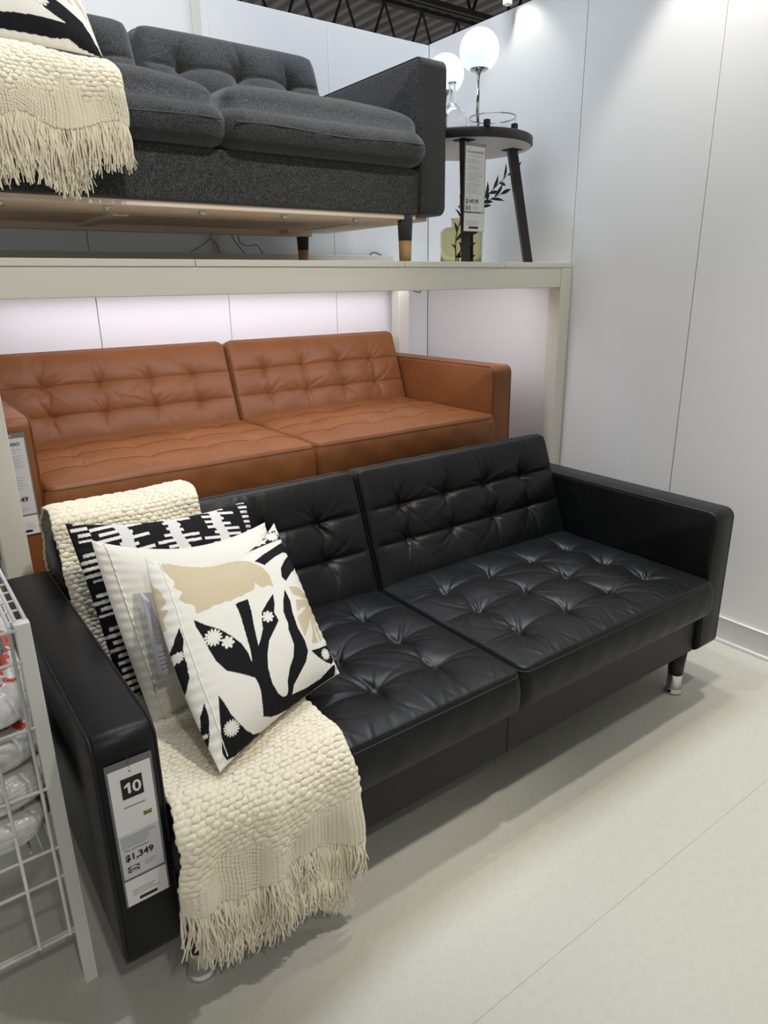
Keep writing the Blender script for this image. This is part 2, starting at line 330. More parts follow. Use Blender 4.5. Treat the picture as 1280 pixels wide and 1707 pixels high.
def cushion(name, w, d, T, Mx, m, parent, hf=None, crown=0.02, R=0.012, rc=0.02, res=0.005, bulge=0.012, wr=0.0, seed=0, plan=None):
    nx, ny = int(w/res)+1, int(d/res)+1
    x = np.linspace(0, w, nx); y = np.linspace(0, d, ny); X, Y = np.meshgrid(x, y, indexing='ij')
    e = np.minimum(np.minimum(X, w-X), np.minimum(Y, d-Y))
    cu = (1-np.exp(-np.minimum(X, w-X)/0.06))*(1-np.exp(-np.minimum(Y, d-Y)/0.06))
    Z = T-crown+crown*cu
    if R > 0: q = np.clip(1-e/R, 0, 1); Z = Z-R*(1-np.sqrt(1-q*q))
    if hf is not None: Z = Z+hf(X, Y)*np.clip(e/0.03, 0, 1)
    if wr > 0:
        rg = np.random.RandomState(seed+5)
        for k in range(16):
            f1, f2 = rg.uniform(-1, 1)*30, rg.uniform(-1, 1)*30
            Z += wr/4*np.sin(X*f1+Y*f2+rg.rand()*7)*np.clip(e/0.02, 0.2, 1)
    # rounded plan corners
    def rnd(X, Y):
        cx, cy = np.clip(np.abs(X-w/2)-(w/2-rc), 0, None)/rc, np.clip(np.abs(Y-d/2)-(d/2-rc), 0, None)/rc
        c = (cx > 0) & (cy > 0)
        nxx = np.where(c, (w/2-rc+rc*cx*np.sqrt(1-cy**2/2)), np.abs(X-w/2)); nyy = np.where(c, (d/2-rc+rc*cy*np.sqrt(1-cx**2/2)), np.abs(Y-d/2))
        return w/2+np.sign(X-w/2)*nxx, d/2+np.sign(Y-d/2)*nyy
    X2, Y2 = rnd(X, Y)
    V = [np.stack([X2, Y2, Z], -1).reshape(-1, 3)]; Q = [grid_faces(nx, ny)]
    idx = np.arange(nx*ny).reshape(nx, ny)
    ring = np.concatenate([idx[:, 0], idx[-1, 1:], idx[-2::-1, -1], idx[0, -2:0:-1]])
    P = V[0][ring]; k = len(ring)
    tn = np.roll(P, -1, 0)-np.roll(P, 1, 0); nm = np.stack([tn[:, 1], -tn[:, 0]], -1); nm /= np.linalg.norm(nm, axis=1, keepdims=True)+1e-9
    rg = np.random.RandomState(seed+11); s = np.cumsum(np.linalg.norm(tn, axis=1))/2
    off = nx*ny; rows = 12; prev = ring
    for i in range(1, rows+1):
        t = i/rows
        b = bulge*math.sin(math.pi*min(1, t*1.02))**0.7 if t < 1 else 0
        zz = P[:, 2]*(1-t)
        if t > 0.82: b -= 0.018*((t-0.82)/0.18)**2
        wv = wr*1.5*math.sin(math.pi*t)*(np.sin(s*61+t*5)+np.sin(s*37-t*7+1)+np.sin(s*23+t*3))/3 if wr else 0
        ringv = np.stack([P[:, 0]+nm[:, 0]*(b+wv), P[:, 1]+nm[:, 1]*(b+wv), zz], -1)
        V.append(ringv); cur = off+np.arange(k); off += k
        Q.append(np.stack([prev, cur, np.roll(cur, -1), np.roll(prev, -1)], -1)); prev = cur
    # flat underside: a second, collapsed ring
    c = np.array([[w/2, d/2, 0.0]]); inner = V[-1]*0.02+c*0.98; inner[:, 2] = 0
    V.append(inner); cur = off+np.arange(k); Q.append(np.stack([prev, cur, np.roll(cur, -1), np.roll(prev, -1)], -1))
    V = np.concatenate(V); M = np.array(Mx)
    V = V@M[:3, :3].T+M[:3, 3]
    o = quads(name, V, np.concatenate(Q), m, parent)
    G = V[:nx*ny].reshape(nx, ny, 3); o_rows = lambda yr: G[2:-2, int(round(yr/d*(ny-1)))]+M[:3, 2]*0.0004
    ROWS[o.name] = o_rows
    PW = P@M[:3, :3].T+M[:3, 3]
    return o, PW, M
def arm(name, x0, a, D, h, z0, m, mp, parent, rt=0.032):
    st = [(0, 0.012), (0.0035, 0.004), (0.011, 0), (a-0.011, 0), (a-0.0035, 0.004), (a, 0.012)]
    V = []; n = None
    for (x, i) in st:
        pr = rrect(i, D-i, z0+i, h-i, [max(0.002, r-i) for r in (0.028, 0.02, 0.02, rt)], 6); n = len(pr)
        V += [(x0+x, p[0], p[1]) for p in pr]
    F = []
    for k in range(len(st)-1):
        for i in range(n): F.append((k*n+i, k*n+(i+1) % n, (k+1)*n+(i+1) % n, (k+1)*n+i))
    F.append(tuple(range(n-1, -1, -1))); F.append(tuple(range((len(st)-1)*n, len(st)*n)))
    F = [f[::-1] for f in F]
    o = pyd(name, V, F, m, parent, True)
    for x in (x0+0.0045, x0+a-0.0045):
        pr = rrect(0.003, D-0.003, z0+0.003, h-0.003, (0.026, 0.018, 0.018, rt-0.003), 6)
        pr = pr[7*1:]+pr[:0] if False else pr
        tube('piping', [(x, p[0], p[1]) for p in pr], 0.0028, mp, o, 6, True)
    return o
def sofa(name, loc, W, kind):
    root = empty(name, loc)
    a, h, D, z0 = 0.112, 0.654, 0.86, 0.159
    m, mp = {'black': (M_black, M_pipe_bk), 'brown': (M_brown, M_pipe_br), 'grey': (M_grey, M_pipe_gr)}[kind]
    arm('armrest', 0, a, D, h, z0, m, mp, root); arm('armrest', W-a, a, D, h, z0, m, mp, root)
    mid = W/2
    ba = box('base', a+0.001, W-a-0.001, 0.018, 0.80, z0, 0.306, m, root, 0.008, 3)
    tube('seam', [(mid, 0.0176, z0+0.006), (mid, 0.0176, 0.30)], 0.0014, mp, ba, 6)
    box('back_frame', a+0.001, W-a-0.001, 0.76, D, z0, 0.655, m, root, 0.02, 3)
    cw = (W-2*a)/2
    for i in range(2):
        x0 = a+i*cw
        # seat cushion
        if kind == 'grey':
            d = 0.66; M = np.eye(4); M[:3, 3] = (x0+0.006, -0.012, 0.308)
            o, P, _ = cushion('seat_cushion', cw-0.012, d, 0.205, M, m, root, None, 0.058, 0.040, 0.06, 0.008, 0.034, 0.0016, 30+i)
        else:
            d = 0.68; M = np.eye(4); M[:3, 3] = (x0+0.003, -0.024, 0.307)
            wc = cw-0.006
            bxs = [wc*t for t in (0.17, 0.39, 0.61, 0.83)]; bys = [0.155, 0.315, 0.475]
            k = 1.0 if kind == 'black' else 0.45
            hf = lambda X, Y, s=40+i: tuft(X, Y, bxs, bys, 0.0035*k, 0.018*k, 0.0050*k, s, wc, d)+edge_folds(X, Y, wc, d, 0.0028, s)
            o, P, _ = cushion('seat_cushion', wc, d, 0.152 if kind == 'black' else 0.172, M, m, root, hf, 0.026, 0.010, 0.028, 0.004, 0.012, 0.0010 if kind == 'black' else 0.0018, 40+i)
        if kind == 'grey':
            # welt seam half way down the front of the plump cushion
            ym = M[1, 3]; xm = M[0, 3]; wc = cw-0.012; pts = []
            for t in np.linspace(0.02, 0.98, 40): pts.append((xm+wc*t, ym-0.0335, 0.308+0.060+0.004*math.sin(t*9)))
            tube('seam', pts, 0.0025, mp, o, 6)
        else:
            tube('piping', P[::2]+np.array([0, 0, -0.001]), 0.0025, mp, o, 6, True)
            for yr in bys: tube('seam', ROWS[o.name](yr)[::2], 0.0012, M_seam_br if kind == 'brown' else mp, o, 5)
        # back cushion
        up = np.array([0, 0.345, 0.9386]); nz = np.array([0, -0.9386, 0.345])
        Lb = {'black': 0.425, 'brown': 0.395, 'grey': 0.42}[kind]
        M = np.eye(4); M[:3, 0] = (1, 0, 0); M[:3, 1] = up; M[:3, 2] = nz
        T = 0.15 if kind != 'grey' else 0.16
        front0 = np.array([x0+0.004, 0.548, 0.415]) if kind != 'grey' else np.array([x0+0.004, 0.50, 0.43])
        M[:3, 3] = front0-nz*T
        wc = cw-0.008
        bxs = [wc*t for t in (0.18, 0.395, 0.605, 0.82)]; bys = [0.165*Lb/0.425, 0.285*Lb/0.425]
        if kind == 'grey':
            bxs = [wc*t for t in (0.27, 0.73)]; bxs = [wc*t for t in (0.2, 0.5, 0.8)]
            hf = lambda X, Y, s=60+i: tuft(X, Y, bxs, [0.14, 0.27], 0.010, 0.035, 0.003, s, wc, Lb)
            o, P, _ = cushion('back_cushion', wc, Lb, T, M, m, root, hf, 0.045, 0.04, 0.06, 0.006, 0.02, 0.001, 60+i)
        else:
            k = 1.0 if kind == 'black' else 0.72
            hf = lambda X, Y, s=70+i+(kind == 'brown')*9: tuft(X, Y, bxs, bys, 0.0100*k, 0.019*k, 0.0048*k, s, wc, Lb)+edge_folds(X, Y, wc, Lb, 0.0022, s)
            o, P, _ = cushion('back_cushion', wc, Lb, T, M, m, root, hf, 0.028, 0.014, 0.035, 0.004, 0.008, 0.0010, 70+i)
            tube('piping', P[::2], 0.0025, mp, o, 6, True)
            for yr in bys: tube('seam', ROWS[o.name](yr)[::2], 0.0012, M_seam_br if kind == 'brown' else mp, o, 5)
    # legs
    for (lx, ly) in ((0.148, 0.05), (W-0.148, 0.05), (0.148, 0.79), (W-0.148, 0.79)):
        if kind == 'grey':
            l = lathe('leg', [(0.024, 0.072), (0.0285, z0-0.001)], M_grey, root, (lx, ly, 0))
            lathe('wood_foot', [(0.0215, 0.0), (0.0238, 0.0725)], M_oak, l, (lx, ly, 0))
        else:
            l = lathe('leg', [(0.0245, 0.072), (0.0255, 0.09), (0.030, z0-0.001)], M_blackpaint, root, (lx, ly, 0))
            lathe('chrome_foot', [(0.028, 0.0), (0.031, 0.004), (0.031, 0.008), (0.0265, 0.012), (0.025, 0.02), (0.0245, 0.074), (0.0235, 0.076)], M_chrome, l, (lx, ly, 0))
    return root
bs = sofa('leather_sofa', (0, 0, 0), 2.02, 'black'); tag(bs, 'black tufted leather sofa on chrome feet standing on the floor in front', 'sofa')
br = sofa('leather_sofa', (0.055, 1.07, 0.37), 2.02, 'brown'); tag(br, 'cognac brown tufted leather sofa on the lower tier behind the black one', 'sofa')
GW = 1.705
gs = sofa('fabric_sofa', (-0.065, 1.022, 1.44), GW, 'grey'); tag(gs, 'charcoal grey fabric sofa standing on top of the display shelf', 'sofa')
# raw timber underside of the grey sofa
box('timber_rail', 0.115, GW-0.115, 0.03, 0.30, 0.142, 0.158, M_pine, gs, 0.002)
box('timber_rail', 0.115, GW-0.115, 0.76, 0.80, 0.128, 0.158, M_pine, gs, 0.002)
box('timber_rail', 0.0, 0.19, 0.04, 0.82, 0.142, 0.1585, M_pine, gs, 0.002)
box('timber_rail', GW-0.19, GW-0.004, 0.10, 0.82, 0.146, 0.1585, M_pine, gs, 0.002)
box('bottom_panel', 0.115, GW-0.115, 0.30, 0.76, 0.150, 0.158, M_pine, gs, 0.001)
box('timber_brace', 0.60, 0.65, 0.30, 0.76, 0.138, 0.158, M_pine, gs, 0.002)
box('corner_block', GW-0.27, GW-0.19, 0.70, 0.76, 0.135, 0.158, M_pine, gs, 0.002)
for xb in (0.25, 0.52, 0.80, 1.08, 1.36):
    lathe('bolt_head', [(0.004, -0.011), (0.009, -0.008), (0.0115, -0.003), (0.0115, 0.003)], M_chrome, gs, (xb, 0.075, 0.140), 12)

# ------------------------------------------------------------------ woven throws
def throw(root, path, x_l, x_r, knit_end, rib_end, wave, seed, res=0.0026, cell=(0.0142, 0.0112)):
    P = smooth_path(path, 24); seg = np.linalg.norm(np.diff(P, axis=0), axis=1); s = np.concatenate([[0], np.cumsum(seg)])
    ns = int(s[-1]/res)+1; ss = np.linspace(0, s[-1], ns)
    yy = np.interp(ss, s, P[:, 0]); zz = np.interp(ss, s, P[:, 1])
    nx = int((x_r-x_l)/res)+1; xx = np.linspace(x_l, x_r, nx)
    Sg, Xg = np.meshgrid(ss, xx, indexing='ij')
    Yg = np.repeat(yy[:, None], nx, 1); Zg = np.repeat(zz[:, None], nx, 1)
    ty, tz = np.gradient(yy), np.gradient(zz); L = np.hypot(ty, tz)+1e-9
    ny_, nz_ = tz/L, -ty/L            # outward normal once the path runs forwards and down
    if nz_[np.argmax(np.abs(ty))] < 0: ny_, nz_ = -ny_, -nz_
    px, ps = cell; Sw = Sg+0.0020*np.sin(Xg*33+Sg*7)+0.0006*np.sin(Xg*77-Sg*21); Xw = Xg+0.0020*np.sin(Sg*27+Xg*9)+0.0006*np.sin(Sg*63)
    row = np.floor(Sw/ps); du = ((Xw/px+0.5*(row % 2)) % 1)*2-1; dv = ((Sw/ps) % 1)*2-1
    rg = np.random.RandomState(seed)
    jit = 1+0.3*np.sin(row*12.9+np.floor(Xw/px+0.5*(row % 2))*78.2)
    H = 0.0040*jit*np.clip(1-0.9*np.abs(du)**3.5, 0, 1)**0.6*np.clip(1-0.9*np.abs(dv)**2.5, 0, 1)**0.6
    rib = 0.0026*np.abs(np.cos(np.pi*Xg/0.0085))+0.0009*np.sin(Sg*900+Xg*500)
    hem = 0.02*np.sin(Xg*31+1)+0.012*np.sin(Xg*67)
    blend = np.clip((Sg-(s[-1]-knit_end)-hem)/0.01, 0, 1)
    H = H*(1-blend)+rib*blend
    hang = np.clip((Sg-(s[-1]-wave[2]))/wave[2], 0, 1)
    fold = wave[0]*hang**1.3*(np.sin(Xg*wave[1]+1.1)+0.5*np.sin(Xg*wave[1]*2.3+2))
    soft = 0.003*(np.sin(Sg*14+Xg*22)+np.sin(Sg*33-Xg*17))
    edge = np.minimum(Xg-x_l, x_r-Xg); drop = 0.004*np.clip(1-edge/0.012, 0, 1)**2
    off = H+soft-drop
    Yo = Yg+ny_[:, None]*off-np.abs(0)+fold*(-1)*0.5-np.clip(fold, 0, None)*0.4; Zo = Zg+nz_[:, None]*off
    Xo = Xg+hang*0.012*np.sin(Xg*23+Sg*3)-hang*wave[4]*(1-(Xg-x_l)/(x_r-x_l))+0.002*np.sin(Sg*60)
    # hem that waves up and down
    Zo = Zo+np.clip((Sg-(s[-1]-0.14))/0.14, 0, 1)**2*(0.016*np.sin(Xg*29+0.4)+wave[3]*(Xg-x_l)/(x_r-x_l))
    V = np.stack([Xo, Yo, Zo], -1)
    o = quads('woven_cloth', V.reshape(-1, 3), grid_faces(ns, nx)[:, ::-1], M_knit, root)
    md = o.modifiers.new('thickness', 'SOLIDIFY'); md.thickness = 0.007; md.offset = -1
    return V
def fringe(root, line, n, length, seed, rad=0.0023, back=0.0):
    rg = np.random.RandomState(seed); Vs, Qs, off = [], [], 0
    line = np.asarray(line)
    for i in range(n):
        t = (i+rg.rand())/n*(len(line)-1); k = min(int(t), len(line)-2); p = line[k]*(1-(t-k))+line[k+1]*(t-k)
        L = length*rg.uniform(0.75, 1.15); a1, a2 = rg.uniform(-1, 1, 2); ph = rg.rand()*6
        tt = np.linspace(0, 1, 7)
        x = p[0]+0.018*a1*tt**1.4+0.004*np.sin(tt*5+ph); y = p[1]-0.006*(0.5+a2)*np.sin(tt*3)+back-0.004*rg.rand(); z = p[2]+0.006-L*tt+0.01*abs(a1)*tt**2
        v, q = tube_vq(np.stack([x, y, z], 1), rad*(1-0.45*tt)*rg.uniform(0.8, 1.25), 4)
        Vs.append(v); Qs.append(q+off); off += len(v)
    o = quads('fringe', np.concatenate(Vs), np.concatenate(Qs), M_fringe, root); o['kind'] = 'stuff'
    return o
tb = empty('throw_blanket', (0.3, 0.0, 0.0)); tag(tb, 'cream chunky woven throw with fringe draped over the black sofa', 'blanket')
R0 = np.array([0.3, 0, 0])
path = [(0.895, 0.60), (0.885, 0.70), (0.85, 0.795), (0.78, 0.838), (0.705, 0.828), (0.675, 0.765), (0.60, 0.58), (0.555, 0.492), (0.50, 0.474), (0.30, 0.474), (0.06, 0.470), (-0.005, 0.462), (-0.048, 0.425), (-0.058, 0.36), (-0.058, 0.31), (-0.056, 0.275)]
V = throw(tb, path, 0.116-0.3, 0.478-0.3, 0.085, 0, (0.020, 36, 0.20, -0.018, 0.026), 3)
fringe(tb, V[-1], 420, 0.100, 5)
path2 = [(-0.012, 0.44), (-0.044, 0.40), (-0.047, 0.34), (-0.047, 0.27), (-0.046, 0.208)]
V2 = throw(tb, path2, 0.150-0.3, 0.462-0.3, 0.10, 0, (0.010, 33, 0.2, -0.045, 0.022), 8)
fringe(tb, V2[-1], 330, 0.095, 9)
GX, GY, GZ = -0.065, 1.022, 1.44
tg = empty('throw_blanket', (0.2, GY, GZ)); tag(tg, 'cream chunky woven throw with long fringe hanging over the grey sofa seat', 'blanket')
path = [(0.50, 0.498), (0.30, 0.495), (0.10, 0.492), (0.025, 0.482), (-0.030, 0.450), (-0.050, 0.40), (-0.052, 0.36), (-0.050, 0.315)]
V = throw(tg, path, 0.06-0.2, 0.492-0.2, 0.085, 0, (0.006, 30, 0.15, 0.0, 0.0), 12)
fringe(tg, V[-1], 480, 0.115, 13)
path2 = [(0.01, 0.475), (-0.025, 0.44), (-0.043, 0.40), (-0.044, 0.34), (-0.042, 0.265)]
V2 = throw(tg, path2, 0.06-0.2, 0.395-0.2, 0.06, 0, (0.004, 30, 0.15, 0.0, 0.0), 15)
fringe(tg, V2[-1], 360, 0.105, 16)

# ------------------------------------------------------------------ cushions with print
def inpoly(U, V, poly):
    c = np.zeros(U.shape, bool); n = len(poly)
    for i in range(n):
        (x1, y1), (x2, y2) = poly[i], poly[(i+1) % n]
        if y1 == y2: continue
        k = ((y1 > V) != (y2 > V)); xi = (x2-x1)*(V-y1)/(y2-y1)+x1
        c ^= k & (U < xi)
    return c
def homography(src):
    # unit square (0,0),(1,0),(1,1),(0,1) -> src
    A, b = [], []
    for (u, v), (x, y) in zip(((0, 0), (1, 0), (1, 1), (0, 1)), src):
        A += [[u, v, 1, 0, 0, 0, -u*x, -v*x], [0, 0, 0, u, v, 1, -u*y, -v*y]]; b += [x, y]
    return np.linalg.solve(np.array(A, float), np.array(b, float))
def pillow(name, C, thick, m, root, n=220, pinch=0.05, p=2.6, paint=None, edge=(0, 0, 0, 0), seed=0, wrk=0.003):
    """C: corners TL, TR, BR, BL; front faces the viewer of TL->TR x TL->BL."""
    C = np.array(C, float); g = np.linspace(0, 1, n); U, Vv = np.meshgrid(g, g, indexing='ij')   # U across, Vv down
    a, b = 2*U-1, 2*Vv-1
    ins = pinch*(1-b**2)*a; ins2 = pinch*(1-a**2)*b
    Ue, Ve = U-ins*0.5*np.abs(a)**3, Vv-ins2*0.5*np.abs(b)**3
    qu, qv = 4*U*(1-U), 4*Vv*(1-Vv)
    Ue, Ve = Ue+edge[3]*qv*(1-U)-edge[1]*qv*U, Ve+edge[0]*qu*(1-Vv)-edge[2]*qu*Vv
    Pp = (1-Ue)[..., None]*(1-Ve)[..., None]*C[0]+Ue[..., None]*(1-Ve)[..., None]*C[1]+Ue[..., None]*Ve[..., None]*C[2]+(1-Ue)[..., None]*Ve[..., None]*C[3]
    nrm = np.cross(C[3]-C[1], C[2]-C[0]); nrm = np.cross(C[2]-C[0], C[3]-C[1]) ; nrm /= np.linalg.norm(nrm)
    if np.dot(nrm, np.array(CAM)-C.mean(0)) < 0: nrm = -nrm
    pr = ((1-np.abs(a)**p)*(1-np.abs(b)**p))**0.62
    rg = np.random.RandomState(seed); wv = np.zeros_like(U)
    for k in range(14):
        f1, f2 = rg.uniform(-14, 14, 2); wv += np.sin(U*f1+Vv*f2+rg.rand()*6)/6
    # gathers running in from the seams
    ed = np.minimum(np.minimum(U, 1-U), np.minimum(Vv, 1-Vv)); wv2 = np.exp(-ed/0.05)*np.sin(np.where(np.minimum(U, 1-U) < np.minimum(Vv, 1-Vv), Vv, U)*120)*np.clip(ed/0.02, 0, 1)
    hf = thick*0.55*pr+wrk*wv*np.clip(ed/0.05, 0, 1)+0.0018*wv2; hb = -thick*0.45*pr
    Fv = (Pp+hf[..., None]*nrm).reshape(-1, 3); Bv = (Pp+hb[..., None]*nrm)[::4, ::4] if False else (Pp+(hb-0.0005)[..., None]*nrm).reshape(-1, 3)
    Q = grid_faces(n, n); A = np.cross(Fv[Q[0, 1]]-Fv[Q[0, 0]], Fv[Q[0, 3]]-Fv[Q[0, 0]])
    mid = Q[(n//2)*(n-1)+n//2]; A = np.cross(Fv[mid[1]]-Fv[mid[0]], Fv[mid[3]]-Fv[mid[0]])
    Qf = Q if A@nrm > 0 else Q[:, ::-1]
    org = np.array(root.location)
    o = quads(name, Fv-org, Qf, m, root)
    if paint is not None:
        at = o.data.attributes.new('print', 'FLOAT_COLOR', 'POINT'); c = np.ones((n*n, 4), np.float32); c[:, :3] = paint(Ue, Ve).reshape(-1, 3)
        at.data.foreach_set('color', c.ravel())
    st = 4; idx = np.arange(0, n, st); 
    if idx[-1] != n-1: idx = np.append(idx, n-1)
    B = Bv.reshape(n, n, 3)[np.ix_(idx, idx)]; nb = len(idx)
    ob = quads('back_panel', B.reshape(-1, 3)-org, grid_faces(nb, nb)[:, ::-1] if A@nrm > 0 else grid_faces(nb, nb), M_white_cotton if paint is None or name != 'striped_front' else M_ink, root)
    return o, Pp, nrm
WHT, BLK, BGE = (0.78, 0.755, 0.69), (0.011, 0.011, 0.013), (0.58, 0.49, 0.335)
CLOUD = [(150,345),(205,338),(260,348),(300,350),(400,365),(450,362),(500,340),(560,335),(640,370),(700,420),(735,470),(757,545),(725,535),(690,550),(665,535),(648,518),(645,555),(620,575),(590,585),(565,605),(540,608),(500,632),(470,632),(440,648),(400,655),(380,672),(350,680),(325,692),(303,690),(298,650),(285,635),(250,625),(215,590),(225,570),(237,550),(210,530),(190,512),(200,490),(195,465),(178,450),(165,420),(150,402),(128,378)]
SIDE = [(62,395),(85,440),(100,480),(140,540),(155,600),(132,622),(167,640),(150,690),(172,750),(140,745),(100,620),(62,480)]
TOPB = [(520,300),(560,282),(610,258),(660,225),(750,165),(850,148),(872,200),(800,235),(730,262),(640,282),(560,292)]
ARMB = [(665,375),(720,330),(790,280),(850,235),(880,212),(905,290),(925,380),(900,420),(870,450),(830,507),(808,480),(808,425),(838,370),(872,330),(866,308),(840,310),(780,350),(715,405)]
FERN = [(845,540),(900,535),(960,560),(985,556),(962,510),(920,490),(960,475),(990,520),(1000,545),(975,440),(1000,500),(1040,620),(1080,700),(1112,800),(1110,832),(1080,780),(1050,730),(1010,680),(1040,750),(1075,830),(1060,850),(1030,790),(998,690),(1015,780),(1040,860),(990,872),(1000,800),(985,720),(965,780),(940,840),(900,760),(888,730),(925,690),(962,650),(925,665),(890,695),(885,620),(930,612),(965,600),(920,600),(870,590)]
PLANT = [(525,650),(600,620),(620,700),(630,770),(645,840),(660,900),(672,860),(685,800),(680,760),(680,700),(715,640),(750,588),(757,650),(752,700),(777,750),(750,810),(722,870),(715,950),(725,1030),(760,1110),(810,1163),(850,1175),(872,1165),(875,1140),(858,1090),(860,1020),(875,960),(872,890),(850,840),(835,810),(832,770),(806,700),(808,630),(820,558),(850,630),(860,700),(890,790),(940,860),(967,920),(960,980),(925,1060),(905,1110),(910,1155),(1000,1110),(1090,1050),(1155,975),(1178,958),(1188,1020),(1100,1080),(1000,1160),(930,1215),(850,1260),(800,1282),(740,1290),(712,1220),(690,1150),(665,1105),(650,1085),(600,1070),(540,1055),(480,1040),(420,980),(380,910),(340,830),(305,770),(290,725),(350,762),(440,800),(500,838),(560,885),(600,940),(628,1000),(612,920),(590,850),(570,780),(550,710)]
RSM = [(988,914),(1050,890),(1135,843),(1168,940),(1150,967),(1100,962),(1040,942)]
LSP = [(220,755),(245,820),(250,900),(275,980),(292,1050),(292,1140),(260,1070),(225,980),(195,900),(205,820)]
BLB = [(445,1175),(480,1220),(530,1290),(590,1340),(640,1370),(700,1385),(760,1360),(830,1310),(905,1238),(935,1240),(860,1300),(760,1380),(680,1445),(600,1515),(550,1542),(515,1510),(490,1400),(465,1290)]
BLS = [(378,1210),(410,1290),(430,1400),(440,1490),(410,1440),(385,1350),(370,1280)]
FLW = [(400,842,52,14),(482,875,38,7),(715,727,36,8),(225,922,34,12),(1100,915,36,12),(545,1365,50,16),(735,215,34,7),(797,195,36,12),(842,162,26,7),(410,1400,16,9)]
def print_botanic(quad):
    Hm = homography(quad)
    def f(U, V):
        D = Hm[6]*U+Hm[7]*V+1; X = (Hm[0]*U+Hm[1]*V+Hm[2])/D; Y = (Hm[3]*U+Hm[4]*V+Hm[5])/D
        c = np.empty(U.shape+(3,)); c[:] = WHT
        for pl in (CLOUD, SIDE, FERN): c[inpoly(X, Y, pl)] = BGE
        for pl in (TOPB, ARMB, PLANT, RSM, LSP, BLB, BLS): c[inpoly(X, Y, pl)] = BLK
        for (x, y, r, n) in FLW:
            dx, dy = X-x, Y-y; rr = np.hypot(dx, dy); th = np.arctan2(dy, dx)
            c[rr < r*(0.42+0.58*np.sqrt(np.abs(np.cos(n*th/2))))] = WHT
        return c
    return f
pb = empty('throw_pillow', (0.4, 0.17, 0.48)); tag(pb, 'white pillow printed with black plants and a beige cloud, frontmost on the black sofa', 'pillow')
C3 = [(0.222, 0.335, 0.826), (0.600, 0.485, 0.778), (0.588, 0.170, 0.490), (0.218, 0.010, 0.492)]
o, PP, NR = pillow('printed_front', C3, 0.12, M_print, pb, 330, 0.05, 2.6, print_botanic([(58,288),(822,98),(1222,1005),(515,1615)]), (0.13, 0.0, 0.0, -0.075), seed=2, wrk=0.0035)
n = 330; FV = np.empty(n*n*3, np.float32); o.data.vertices.foreach_get('co', FV); FV = FV.reshape(n, n, 3)
nl = NR
tube('seam_stitch', [FV[int(n*(0.055+0.012*math.sin(t*3))), int(t*(n-1))]+nl*0.0006 for t in np.linspace(0.03, 0.97, 60)], 0.0011, M_stitch, pb, 5)
LABEL_Q = [(0.192, 0.295, 0.770), (0.206, 0.285, 0.750), (0.218, 0.215, 0.609), (0.183, 0.225, 0.596)]
pw = empty('throw_pillow', (0.38, 0.30, 0.46)); tag(pw, 'plain off-white cotton pillow with a care label, between the striped and the botanical pillow', 'pillow')
C2 = [(0.150, 0.470, 0.840), (0.600, 0.540, 0.765), (0.585, 0.36, 0.462), (0.176, 0.262, 0.470)]
o2, PP2, NR2 = pillow('plain_front', C2, 0.135, M_white_cotton, pw, 200, 0.02, 2.8, None, (0.10, 0, 0, -0.02), seed=4, wrk=0.003)
n = 200; FV2 = np.empty(n*n*3, np.float32); o2.data.vertices.foreach_get('co', FV2); FV2 = FV2.reshape(n, n, 3)
# gathered hem along the left edge, and the care label
tube('hem', [FV2[9, int(t*(n-1))]+NR2*(0.0005+0.001*math.sin(t*160)) for t in np.linspace(0.02, 0.98, 140)], 0.0022, M_white_cotton, pw, 6)
LC = [np.array(p)-np.array(pw.location) for p in LABEL_Q]
G = np.array([[LC[0]*(1-u)*(1-v)+LC[1]*u*(1-v)+LC[2]*u*v+LC[3]*(1-u)*v+NR2*0.006*math.sin(v*3.1) for v in np.linspace(0, 1, 14)] for u in (0, 0.5, 1)])
lo = quads('care_label', G.reshape(-1, 3), grid_faces(3, 14), M_label, pw); lo['label'] = 'grey printed care label'
lo.modifiers.new('t', 'SOLIDIFY').thickness = 0.0008
Vv, Ff = [], []
for k in range(26):
    v = 0.08+k*0.026 if k < 21 else 0.70+(k-21)*0.05; b = len(Vv)
    for (u_, v_) in ((0.30, v), (0.80-0.2*((k*7) % 3)/3, v), (0.80-0.2*((k*7) % 3)/3, v+0.010), (0.30, v+0.010)):
        Vv.append(LC[0]*(1-u_)*(1-v_)+LC[1]*u_*(1-v_)+LC[2]*u_*v_+LC[3]*(1-u_)*v_+NR2*(0.006*math.sin(v_*3.1)+0.0012))
    Ff.append((b, b+1, b+2, b+3))
lp = pyd('label_print', Vv, Ff, M_inkg, lo, False)
